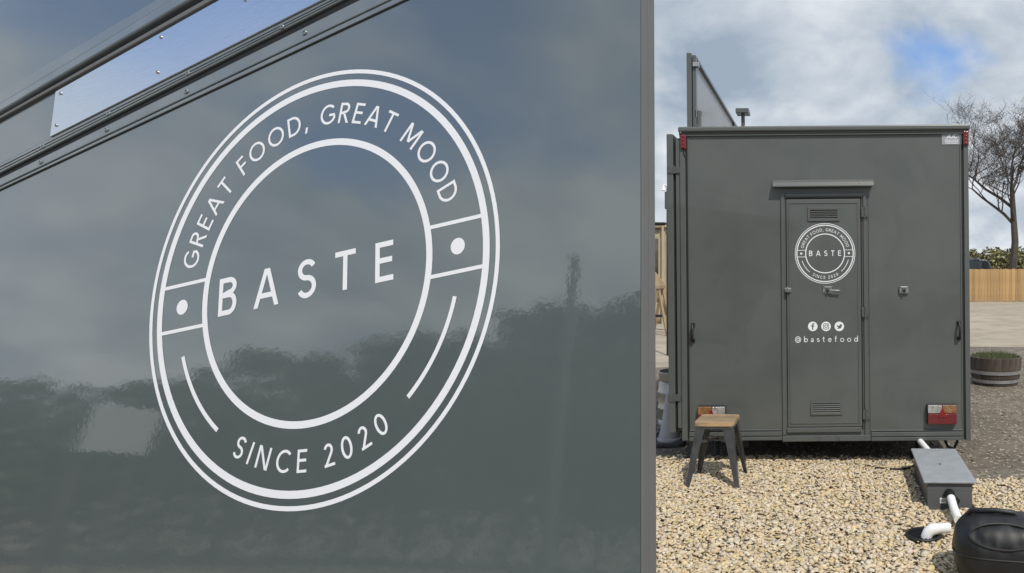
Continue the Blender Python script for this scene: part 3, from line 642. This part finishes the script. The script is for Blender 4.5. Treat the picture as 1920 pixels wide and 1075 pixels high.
for sx in (-1, 1):
    for sy in (-1, 1):
        a = Vector((sx*.128, sy*.128, SH-.045)); b = Vector((sx*.186, sy*.186, .0)); mb = MB()
        vs = []
        for p, wd in ((a, .066), (a.lerp(b, .25), .056), (b, .026)):
            # folded channel: outer corner and two webs
            for ox, oy in ((0, 0), (-wd, 0), (-wd, .004), (-.004, .004), (-.004, wd), (0, wd)): vs.append((p.x+sx*(ox), p.y-sy*oy, p.z))
        n6 = 6; fs = [(j*n6+i, j*n6+(i+1) % n6, (j+1)*n6+(i+1) % n6, (j+1)*n6+i) for j in range(2) for i in range(n6)]+[tuple(range(n6)), tuple(range(2*n6, 3*n6))]
        mb.add(vs, fs); L = mb.build('leg', 'gunmetal', st, bevel=.0012)
        MB().box((b.x-sx*.028, b.y-sy*.028, -.004), (b.x+sx*.003, b.y+sy*.003, .016)).build('foot_pad', 'black', L, bevel=.003)
MB().box((-.15, -.004, .30), (.15, .004, .318)).build('cross_brace', 'gunmetal', st, rot=(0, 0, rad(45)), bevel=.001); MB().box((-.15, -.004, .2995), (.15, .004, .3175)).build('cross_brace', 'gunmetal', st, rot=(0, 0, rad(-45)), bevel=.001)

# ------------------------------------------------------------------ grease trap box with its pipe, drain and water carrier
g0 = W3(1781, 957, 4.31); trap = thing('grease_trap', (g0.x, 4.31, 0), 'grey steel grease trap box with treaded lid beside the trailer', 'grease trap', rot=(0, 0, rad(-1.5)))
tw, tl, thh = .278, .74, .172
MB().box((-tw/2, 0, -.02), (tw/2, tl, thh)).build('box', 'trap', trap, bevel=.004)
lid = MB().box((-.163, -.02, thh+.001), (.163, tl+.03, thh+.014)).build('lid', 'galv', trap, bevel=.003)
mb = MB(); nx, ny = 15, 34
for i in range(nx):
    for j in range(ny):
        x = -.148+.296*i/(nx-1); y = .0+(tl+.01)*j/(ny-1); a = rad(45 if (i+j) % 2 else -45); c_, s_ = math.cos(a), math.sin(a); l, w = .0105, .0032
        mb.add([(x+c_*l, y+s_*l, 0), (x-s_*w, y+c_*w, 0), (x-c_*l, y-s_*l, 0), (x+s_*w, y-c_*w, 0), (x, y, .0022)], [(0, 1, 4), (1, 2, 4), (2, 3, 4), (3, 0, 4)])
o = mb.build('tread_pattern', 'galv', lid, (0, 0, thh+.0141)); o['kind'] = 'stuff'
MB().lathe([(.011, 0), (.011, .003), (.0001, .004)], 12).build('lid_bolt', 'dullsteel', lid, (-.01, .36, thh+.0145))
for v in (.02, .04): MB().box((-tw/2-.001, -.0015, thh-v-.004), (tw/2+.001, .004, thh-v)).build('rim_bead', 'trap', trap, bevel=.001)
lb = MB().box((-.062, -.003, .045), (-.022, .0005, .078)).build('outlet_label', 'white', trap)
adv, tot = line_layout('OUT', .22, .15, 0); sz = .034/tot
for ch, x in adv: glyph_mesh(ch, sz, .2, lambda gx, gy, x=x: ((x-tot/2)*sz+gx, gy), 0).build('label_letter', 'black', lb, (-.042, -.0036, .056), (math.pi/2, 0, 0), fix=False)
cp = MB().tube([(-.005, .004, .105), (-.005, -.028, .105), (.003, -.055, .096), (.018, -.095, .078)], [.031, .031, .030, .029], 18).build('coupling', 'black', trap, smooth=True)
for k in (0, 1): MB().tube([(-.005, -.012, .105), (-.005, -.02, .105)] if k == 0 else [(.012, -.08, .085), (.017, -.092, .079)], .034, 18).build('coupling_collar', 'black', cp)
pp = thing('drain_pipe', (.78, 3.98, 0), 'white plastic pipe with elbow running from the box behind the drum to the drain', 'pipe')
def loc_(u, v, Y): p = W3(u, v, Y); return (p.x-.78, p.y-3.98, p.z)
MB().tube([loc_(1783, 934, 4.20), loc_(1789, 955, 4.10), loc_(1797, 975, 3.98)], .0255, 18).build('pipe', 'pvc', pp, smooth=True)
MB().tube([loc_(1782, 990, 3.80), loc_(1760, 991, 3.80), loc_(1752, 992, 3.80)], .0265, 18).build('pipe', 'pvc', pp, smooth=True)
el = MB().tube([loc_(1758, 991, 3.80), loc_(1748, 993, 3.80), loc_(1741, 998, 3.80), loc_(1737, 1006, 3.80), loc_(1735.5, 1016, 3.80)], [.030, .0315, .0315, .0315, .030], 18).build('elbow', 'pvc', pp, smooth=True)
MB().tube([loc_(1736, 1012, 3.80), loc_(1735, 1032, 3.80)], .0258, 16).build('pipe', 'pvc', pp, smooth=True)
d0 = W3(1731, 1013, gY(1013)); dg = thing('drain', (d0.x, d0.y, .022), 'round black drain grate set in the gravel under the white elbow', 'drain')
MB().lathe([(.097, -.02), (.099, .012), (.094, .017), (.084, .016), (.082, .004), (.0001, .002)], 36).build('rim', 'black', dg, smooth=True)
for i in range(9):
    x = -.072+.018*i; h_ = math.sqrt(.083**2-x*x)
    MB().box((x-.0035, -h_, .006), (x+.0035, h_, .0145)).build('grate_bar', 'black', dg, rot=(0, 0, rad(35)), bevel=.001)
for y in (-.035, .0, .035): 
    h_ = math.sqrt(.083**2-y*y); MB().box((-h_, y-.003, .005), (h_, y+.003, .012)).build('grate_bar', 'black', dg, rot=(0, 0, rad(35)), bevel=.001)
# black water carrier lying on the gravel
wc = thing('water_carrier', (.885, 3.30, .0), 'black plastic water carrier drum lying at the lower right corner', 'drum', rot=(0, 0, rad(-10)))
mb = MB(); ns, nr = 40, 44; AL, RX, RZ = .26, .168, .165
for i in range(ns+1):
    s = -1+2*i/ns; rr = (1-abs(s)**3.6)**(1/2.6)
    if abs(s) < .62: rr *= 1+.004*math.cos(s*26)
    for k in range(nr):
        a = 2*math.pi*k/nr; ca_, sa_ = math.cos(a), math.sin(a); e = 2.35
        q = (abs(ca_)**e+abs(sa_)**e)**(-1/e)
        y, z = ca_*q*RX*rr, sa_*q*RZ*rr
        x = s*AL
        # moulded oval dish on the upper front
        dd = ((x+.02)/.15)**2+((a-rad(140))/rad(24))**2
        if .55 < dd < 1.0: y *= .955; z *= .955
        d2 = ((x-.16)/.07)**2+((a-rad(100))/rad(18))**2
        if d2 < 1: y *= .93; z *= .93
        mb.add([(x, y, RZ+.008+z)], [])
mb.f = [(i*nr+k, i*nr+(k+1) % nr, (i+1)*nr+(k+1) % nr, (i+1)*nr+k) for i in range(ns) for k in range(nr)]
dm = mb.build('drum', 'black', wc, smooth=True); ss = dm.modifiers.new('s', 'SUBSURF'); ss.levels = ss.render_levels = 1
def drum_pt(x, a, k=1.0):
    rr = (1-abs(x/AL)**3.6)**(1/2.6); q = (abs(math.cos(a))**2.35+abs(math.sin(a))**2.35)**(-1/2.35)
    return (x, math.cos(a)*q*RX*rr*k, RZ+.008+math.sin(a)*q*RZ*rr*k)
MB().tube([drum_pt(-.03+.15*math.cos(2*math.pi*i/40), rad(142+20*math.sin(2*math.pi*i/40)), 1.003) for i in range(41)], .006, 8, False).build('moulded_ring', 'black', wc, smooth=True)
MB().tube([drum_pt(-AL*.995+.52*i/30+.001 if i < 30 else AL*.99, rad(178), 1.002) for i in range(31)], .004, 6, False).build('mould_seam', 'black', wc, smooth=True)
MB().lathe([(.046, 0), (.046, .03), (.042, .036), (.03, .036), (.03, .03), (.0001, .03)], 28).build('cap', 'black', wc, (.16, -.03, RZ*2-.012), (rad(8), 0, 0), smooth=True)
MB().tube([(-.20, .02, RZ*2-.03), (-.17, .0, RZ*2+.012), (-.05, -.01, RZ*2+.022), (.03, -.01, RZ*2+.016), (.07, .0, RZ*2-.02)], .012, 10).build('carry_handle', 'black', wc, smooth=True)

# ------------------------------------------------------------------ cones, keg
def cone(u, v, label, rz):
    Y = gY(v); t = thing('traffic_cone', ((u-PX)/F*Y, Y, .0), label, 'cone', 'grey cones beside the trailer', (0, 0, rad(rz))); t.scale = (.8, .8, .66)
    mb = MB(); b = .165; ch = .05
    poly = [(-b+ch, -b), (b-ch, -b), (b, -b+ch), (b, b-ch), (b-ch, b), (-b+ch, b), (-b, b-ch), (-b, -b+ch)]
    mb.prism(poly, 0, .055); mb.build('base', 'conebase', t, bevel=.014)
    MB().lathe([(.125, .05), (.13, .07), (.126, .085), (.112, .09), (.11, .10), (.112, .115), (.098, .17), (.05, .52), (.034, .66), (.03, .672), (.0001, .674)], 32).build('cone', 'cone', t, smooth=True)
cone(1255, 833, 'faded grey traffic cone on a black base against the trailer corner', 8)
cone(1212, 822, 'faded grey traffic cone partly hidden at the left behind the nearer cone', 20)
Yk = 6.55; kg = thing('beer_keg', ((1275-PX)/F*Yk, Yk, 0), 'steel beer keg standing behind the cone at the trailer corner', 'keg')
MB().lathe([(.17, .0), (.195, .015), (.197, .06), (.185, .075), (.196, .10), (.198, .19), (.206, .20), (.206, .215), (.198, .225), (.198, .335), (.206, .345), (.206, .36), (.198, .37), (.196, .43), (.180, .455)], 40).build('barrel', 'keg', kg, smooth=True)
MB().lathe([(.180, .45), (.196, .47), (.198, .53), (.202, .538), (.198, .545), (.19, .538), (.188, .47), (.17, .456), (.04, .47), (.035, .49), (.0001, .49)], 40).build('top_chime', 'keg', kg, smooth=True)
MB().lathe([(.1985, .06), (.199, .062), (.199, .098), (.1985, .10)], 40).build('paper_band', 'white', kg, smooth=True)

# ------------------------------------------------------------------ left background: tent, trestle, timbers, lamp post
tn = thing('canvas_tent', (-5.6, 19, 0), 'beige canvas tent with clear window at the far left', 'tent')
xr = (1247-PX)/F*19+5.6; zt = lambda v: CAMH-(v-PY)/F*19
def wall_grid(x0, x1, z0, z1, y, nx=16, nz=12, amp=.035):
    vs = [(x0+(x1-x0)*i/nx, y+amp*math.sin(i*1.9+j*.4)+random.uniform(-.01, .01), z0+(z1-z0)*j/nz) for j in range(nz+1) for i in range(nx+1)]
    return MB().add(vs, [(j*(nx+1)+i, j*(nx+1)+i+1, (j+1)*(nx+1)+i+1, (j+1)*(nx+1)+i) for j in range(nz) for i in range(nx)])
cw = wall_grid(-2.5, xr, 0, zt(428), 0).build('canvas_wall', 'canvas', tn, smooth=True); so_ = cw.modifiers.new('t', 'SOLIDIFY'); so_.thickness = .02
MB().box((xr-.02, .03, 0), (xr, 4, zt(430))).build('side_wall', 'canvas', tn)
MB().box((-2.55, -.12, zt(428)), (xr+.08, 4.1, zt(422))).build('valance', 'canvas', tn, bevel=.04)
MB().box((-2.6, -.16, zt(421.5)), (xr+.04, 4.2, zt(417.5))).build('roof_edge', 'black', tn, bevel=.02)
for u0, u1 in ((1208, 1236),): 
    x0, x1 = (u0-PX)/F*19+5.6, (u1-PX)/F*19+5.6
    w = MB().box((x0, -.085, zt(522)), (x1, -.065, zt(448))).build('window', 'pane', tn)
    for a, b in ((x0-.05, x0), (x1, x1+.05)): MB().box((a, -.1, zt(524)), (b, -.06, zt(446))).build('window_frame', 'canvas', w)
tp = (1243-PX)/F*18.9+5.6; MB().tube([(tp, -.14, 0), (tp, -.14, zt(424))], .035, 10).build('pole', 'canvas', tn)
tr_ = thing('trestle', ((1234-PX)/F*15.6, 15.6, .0), 'wooden folding trestle standing in front of the canvas tent', 'trestle')
for sx in (-1, 1):
    for y in (0, .5):
        MB().tube([(sx*.22, y-.05, 0), (0, y*.8, 1.1)], .034, 4).build('leg', 'timber', tr_)
MB().box((-.05, -.06, 1.06), (.05, .5, 1.14)).build('top_beam', 'timber', tr_, bevel=.005); MB().box((-.16, -.03, .42), (.16, .0, .48)).build('cross_bar', 'black', tr_); 
for u0, v0, u1, v1, Y, lab in ((1221, 510, 1258, 556, 16.6, 'pale timber plank leaning above the trestle'), (1236, 562, 1262, 600, 16.9, 'pale timber plank leaning low behind the trestle')):
    a, b = W3(u0, v0, Y), W3(u1, v1, Y-.1); t = thing('timber_plank', (b.x+1.2, b.y-.4, 0), lab, 'plank', 'planks stacked by the tent')
    d = (b-a); e = a+d*((a.z)/(a.z-b.z)) ; o_ = Vector(t.location)
    ax_ = d.normalized(); up_ = Vector((0, 1, 0)); wv = ax_.cross(up_).normalized(); vs = []
    for p in (a-ax_*.3, e):
        for s1, s2 in ((-1, -1), (1, -1), (1, 1), (-1, 1)): vs.append(p+wv*.075*s1+up_*.022*s2-o_)
    MB().add(vs, [(0, 1, 2, 3), (7, 6, 5, 4), (0, 4, 5, 1), (1, 5, 6, 2), (2, 6, 7, 3), (3, 7, 4, 0)]).build('board', 'timber', t)
Yl = 12.0; lp = thing('lamp_post', ((1252-PX)/F*Yl, Yl, 0), 'slim dark post with white swan-neck lamp rising behind the shutter', 'lamp post')
zl = lambda v: CAMH-(v-PY)/F*Yl
MB().tube([(0, 0, 0), (0, 0, zl(352))], .022, 10).build('post', 'black', lp); MB().box((-.045, -.04, zl(392)), (.03, .04, zl(360))).build('control_box', 'dullsteel', lp, bevel=.006)
MB().tube([(.02, 0, zl(352)), (-.02, -.02, zl(349)), (-.055, -.05, zl(347)), (-.06, -.07, zl(354))], .016, 10).build('swan_neck', 'pvc', lp, smooth=True)
MB().lathe([(.018, .05), (.04, .0), (.036, -.005), (.0001, .01)], 16).build('lamp_shade', 'pvc', lp, (-.06, -.07, zl(358)), smooth=True)

# ------------------------------------------------------------------ right background: planter, fence, van, bare tree, hedge
Yp = 9.1; pl = thing('barrel_planter', ((1866-PX)/F*Yp, Yp, 0), 'half oak barrel planter of grass to the right of the trailer', 'planter'); pl.scale = (.97, .97, .82)
NS = 22; stave = MB(); a = 2*math.pi/NS*.488
for j, (r, z) in enumerate(((.295, .0), (.325, .12), (.342, .25), (.350, .44))):
    pass
pr = ((.295, 0), (.325, .13), (.342, .26), (.350, .44)); vs = []
for r, z in pr:
    for rr in (r, r-.028):
        for s in (-1, 1): vs.append((rr*math.cos(s*a), rr*math.sin(s*a), z))
fs = [(0, 1, 3, 2), (12, 14, 15, 13)]
for j in range(3):
    b = j*4; fs += [(b, b+4, b+5, b+1), (b+2, b+3, b+7, b+6), (b, b+2, b+6, b+4), (b+1, b+5, b+7, b+3)]
stave.add(vs, fs); sm = stave.mesh('stave'); sm.materials.append(M['barrel'])
for i in range(NS): place('stave', sm, None, pl, rot=(0, 0, 2*math.pi*i/NS))
for r, z in ((.308, .05), (.3365, .185)): MB().lathe([(r-.004, z), (r+.004, z), (r+.010, z+.05), (r+.001, z+.05)], 44).build('hoop', 'hoop', pl, smooth=True)
MB().lathe([(.322, .40), (.0001, .43)], 30).build('soil', 'soil', pl)
mb = MB()
for _ in range(900):
    r = .30*math.sqrt(random.random()); t = random.uniform(0, 6.283); x, y = r*math.cos(t), r*math.sin(t); h_ = random.uniform(.04, .12)*(1.1-r); dx, dy = random.uniform(-.03, .03), random.uniform(-.03, .03); w = .004
    mb.add([(x-w, y, .41), (x+w, y, .41), (x+dx*.5+w*.6, y+dy*.5, .41+h_*.6), (x+dx, y+dy, .41+h_)], [(0, 1, 2), (0, 2, 3)])
o = mb.build('grass', 'grass', pl, fix=False); o['kind'] = 'stuff'
YF = 32.0; fn = thing('board_fence', (7.5, YF, 0), 'tan close-board timber fence across the yard behind the planter', 'fence')
bm_ = MB().box((-.068, 0, .02), (.068, .02, 1.50)).mesh('fence_board'); bm_.materials.append(M['fence'])
for i in range(128):
    x = -9+.142*i; o = place('fence_board', bm_, None, fn, (x, random.uniform(-.006, .006), random.uniform(-.012, .02)), (0, random.uniform(-.006, .006), 0))
pm = MB().box((-.05, .07, 0), (.05, .17, 1.5)).mesh('fence_post'); pm.materials.append(M['timber'])
for i in range(8): place('fence_post', pm, None, fn, (-8.6+2.4*i, 0, 0))
for z in (.3, 1.2): MB().box((-9, .022, z), (9.1, .065, z+.08)).build('fence_rail', 'timber', fn)
vn = thing('parked_van', (8.0, 39, 0), 'black vehicle whose roof shows above the board fence', 'van')
zv = lambda v: CAMH-(v-PY)/F*39
mb = MB(); xr2 = (1849-PX)/F*39-8.0
prof = [(-3.2, .3), (xr2+1.1, .3), (xr2+1.15, .9), (xr2+.9, 1.15), (xr2+.25, 1.3), (xr2-.1, zv(489)), (xr2-.3, zv(487)), (-2.9, zv(486)), (-3.2, 1.9)]
n_ = len(prof); mb.add([(x, y, z) for y in (-.9, .9) for x, z in prof], [tuple(range(n_)), tuple(range(2*n_-1, n_-1, -1))]+[(i, n_+i, n_+(i+1) % n_, (i+1) % n_) for i in range(n_)])
mb.build('body', 'van', vn, bevel=.06)
MB().box((-2.7, -.915, 1.42), (xr2-.35, -.895, zv(490.5))).build('side_window', 'glass', vn); MB().box((-2.9, -.6, zv(486)+.001), (xr2-.5, .6, zv(484))).build('roof_rack', 'hoop', vn, bevel=.01)
for x in (-2.2, xr2+.2): 
    w = MB().lathe([(.18, -.1), (.32, -.11), (.34, 0), (.32, .11), (.18, .1)], 24).build('wheel', 'rubber', vn, (x, -.8, .34), (math.pi/2, 0, 0), smooth=True); MB().lathe([(.0001, -.06), (.18, -.06), (.18, .06), (.0001, .06)], 20).build('rim', 'hoop', w)

def bare_tree(base, H, label, seed, group):
    rnd = random.Random(seed); t = thing('bare_tree', base, label, 'tree', group); trunk = MB(); twig = MB()
    def grow(p, d, L, r, lev):
        n = 4 if lev < 3 else 3; path = [p]; rs = [r]; q = Vector(p); dd = Vector(d)
        for i in range(n):
            dd = (dd+Vector((rnd.uniform(-1, 1), rnd.uniform(-1, 1), rnd.uniform(-.5, .8)))*(.16+.045*lev)).normalized(); q = q+dd*L/n; path.append(q.copy()); rs.append(r*(1-.5*(i+1)/n))
        (trunk if lev < 2 else twig).tube(path, rs, 7 if lev < 2 else (4 if lev < 4 else 3), False)
        if lev >= 6 or L < .14: return
        k = (5, 6, 5, 4, 4, 3)[min(lev, 5)]
        for i in range(k):
            f_ = rnd.uniform(.3, 1) if lev else rnd.uniform(.35, 1.0); j = min(n-1, int(f_*n)); pt = path[j].lerp(path[j+1], f_*n-j if f_ < 1 else 1)
            side = Vector((rnd.uniform(-1, 1), rnd.uniform(-1, 1), rnd.uniform(-.15, .6))).normalized()
            nd = (dd*.55+side*.85).normalized(); grow(pt, nd, L*rnd.uniform(.5, .74), max(.006, rs[j]*rnd.uniform(.42, .62)), lev+1)
    grow(Vector((0, 0, 0)), Vector((-.05, 0, 1)), H*.52, H*.022, 0)
    trunk.build('trunk', 'bark', t, smooth=True, fix=False); twig.build('crown', 'bark', t, fix=False); return t
bare_tree((9.7, 35, 0), 11.2, 'bare winter tree rising at the right beyond the fence', 5, None)

def leaf_blob(mb, c, r, n, s, rnd):
    for _ in range(n):
        d = Vector((rnd.gauss(0, 1), rnd.gauss(0, 1), rnd.gauss(0, 1))).normalized()*(rnd.random()**.45); p = Vector((c[0]+d.x*r[0], c[1]+d.y*r[1], c[2]+d.z*r[2]))
        u = Vector((rnd.gauss(0, 1), rnd.gauss(0, 1), rnd.gauss(0, .6))).normalized(); v = u.cross(Vector((rnd.gauss(0, 1), rnd.gauss(0, 1), rnd.gauss(0, 1)))).normalized(); k = s*rnd.uniform(.6, 1.3)
        mb.add([p+u*k, p+v*k*.6, p-u*k, p-v*k*.6], [(0, 1, 2, 3)])
rnd = random.Random(3); mb = MB()
for i in range(290): 
    x = rnd.uniform(4, 34) if i < 130 else rnd.uniform(-50, 4); h_ = rnd.uniform(1.6, 2.5); leaf_blob(mb, (x, 70+rnd.uniform(-2, 2), h_*.75), (rnd.uniform(.8, 1.6), 1.0, h_*.8), 620, .20, rnd)
o = mb.build('far_wood', 'leaf2', None, fix=False); tag(o, 'distant strip of spring-green wood beyond the fence', 'wood', kind='stuff')

# ------------------------------------------------------------------ what the glossy panel mirrors: trees, plus an added hedge and pale board, to the left and behind
def leafy(seed):
    rnd = random.Random(seed); mb = MB(); tk = MB()
    tk.tube([(0, 0, 0), (.02, 0, .25), (.0, .02, .6)], [.035, .026, .012], 8)
    for i in range(6):
        a = i*1.05+rnd.random(); tk.tube([(0, 0, .22+.05*i), (.13*math.cos(a), .13*math.sin(a), .36+.07*i)], [.012, .004], 5, False)
    for i in range(26):
        a = rnd.uniform(0, 6.283); z = rnd.uniform(.22, .93); w = .26*math.sin(math.pi*min(1, (z-.12)/.95))**.7*rnd.uniform(.5, 1)
        leaf_blob(mb, (w*math.cos(a), w*math.sin(a), z), (.11, .11, .075), 130, .018, rnd)
    return tk.mesh('trunk'), mb.mesh('crown')
LT = [leafy(s) for s in (1, 2, 3)]
for tk, cr in LT: tk.materials.append(M['bark']); cr.materials.append(M['leaf'])
def tree_at(az, d, h_, i, wide=1.0):
    x, y = d*math.sin(rad(az)), d*math.cos(rad(az)); t = thing('leafy_tree', (x, y, 0), 'leafy tree seen as a dark reflection in the glossy panel', 'tree', 'trees mirrored in the panel', (0, 0, random.uniform(0, 6)))
    t.scale = (h_*wide, h_*wide, h_); tk, cr = LT[i % 3]; place('trunk', tk, None, t); place('crown', cr, None, t)
i = 0
for az in range(-86, -158, -3):
    el = np.interp(-az, [86, 97, 99.4, 102.7, 105, 113, 116, 121, 129, 150], [1.8, 2.1, 2.6, 3.4, 5.9, 7.7, 9.7, 12.2, 15.1, 16])
    d = random.uniform(34, 46); tree_at(az+random.uniform(-1, 1), d, 1.5+d*math.tan(rad(el))*random.uniform(.93, 1.05), i, 1.3); i += 1
    d = random.uniform(26, 32); tree_at(az-1.5, d, 1.2+d*math.tan(rad(el))*random.uniform(.5, .8), i, 1.5); i += 1
sk = thing('utility_pole', (-7.05, -4.35, 0), 'grey pole seen standing in the panel reflection', 'pole')
MB().tube([(0, 0, 0), (-.12, .19, 2.0), (-.23, .37, 4.1)], [.085, .075, .065], 16).build('shaft', 'edge', sk, smooth=True); MB().lathe([(.075, 0), (.075, .06), (.0001, .09)], 16).build('cap', 'dullsteel', sk, (-.23, .37, 4.08))
# hedge added nearer by to darken the low reflection, with a pale board before it
rnd = random.Random(11); mb = MB(); hp = []
for k in range(62):
    az = -78-76*k/61; d = 9.3+.3*math.sin(k*.7); hp.append((d*math.sin(rad(az)), d*math.cos(rad(az)), np.interp(-az, [78, 88, 94.3, 97, 105.6, 109, 125, 154], [1.5, 1.52, 1.7, 1.95, 2.2, 2.4, 2.8, 2.9])+rnd.uniform(-.12, .12)))
hd = thing('hedge', (hp[0][0], hp[0][1], 0), 'dark hedge added to darken the low reflection in the glossy panel', 'hedge'); bx, by = hp[0][0], hp[0][1]
for x, y, h_ in hp: leaf_blob(mb, (x-bx, y-by, h_*.5), (.42, .42, h_*.52), 520, .055, rnd)
o = mb.build('foliage', 'leaf', hd, fix=False); o['kind'] = 'stuff'
st_ = MB()
for x, y, h_ in hp[::3]: MB().tube([(x-bx, y-by, 0), (x-bx+.05, y-by, h_*.6)], [.035, .015], 6).build('stem', 'bark', hd)
nb = thing('reflection_board', (-8.29, -.31, 0), 'blank pale board on posts, added as a light block in the panel reflection', 'board', rot=(0, 0, rad(90)))  # board added to give the panel reflection its light block
MB().box((-.25, -.02, 1.03), (.25, .02, 1.43)).build('board', 'pale', nb, bevel=.005)
for x in (-.18, .18): MB().box((x-.03, .021, 0), (x+.03, .08, 1.40)).build('post', 'bark', nb, bevel=.004)
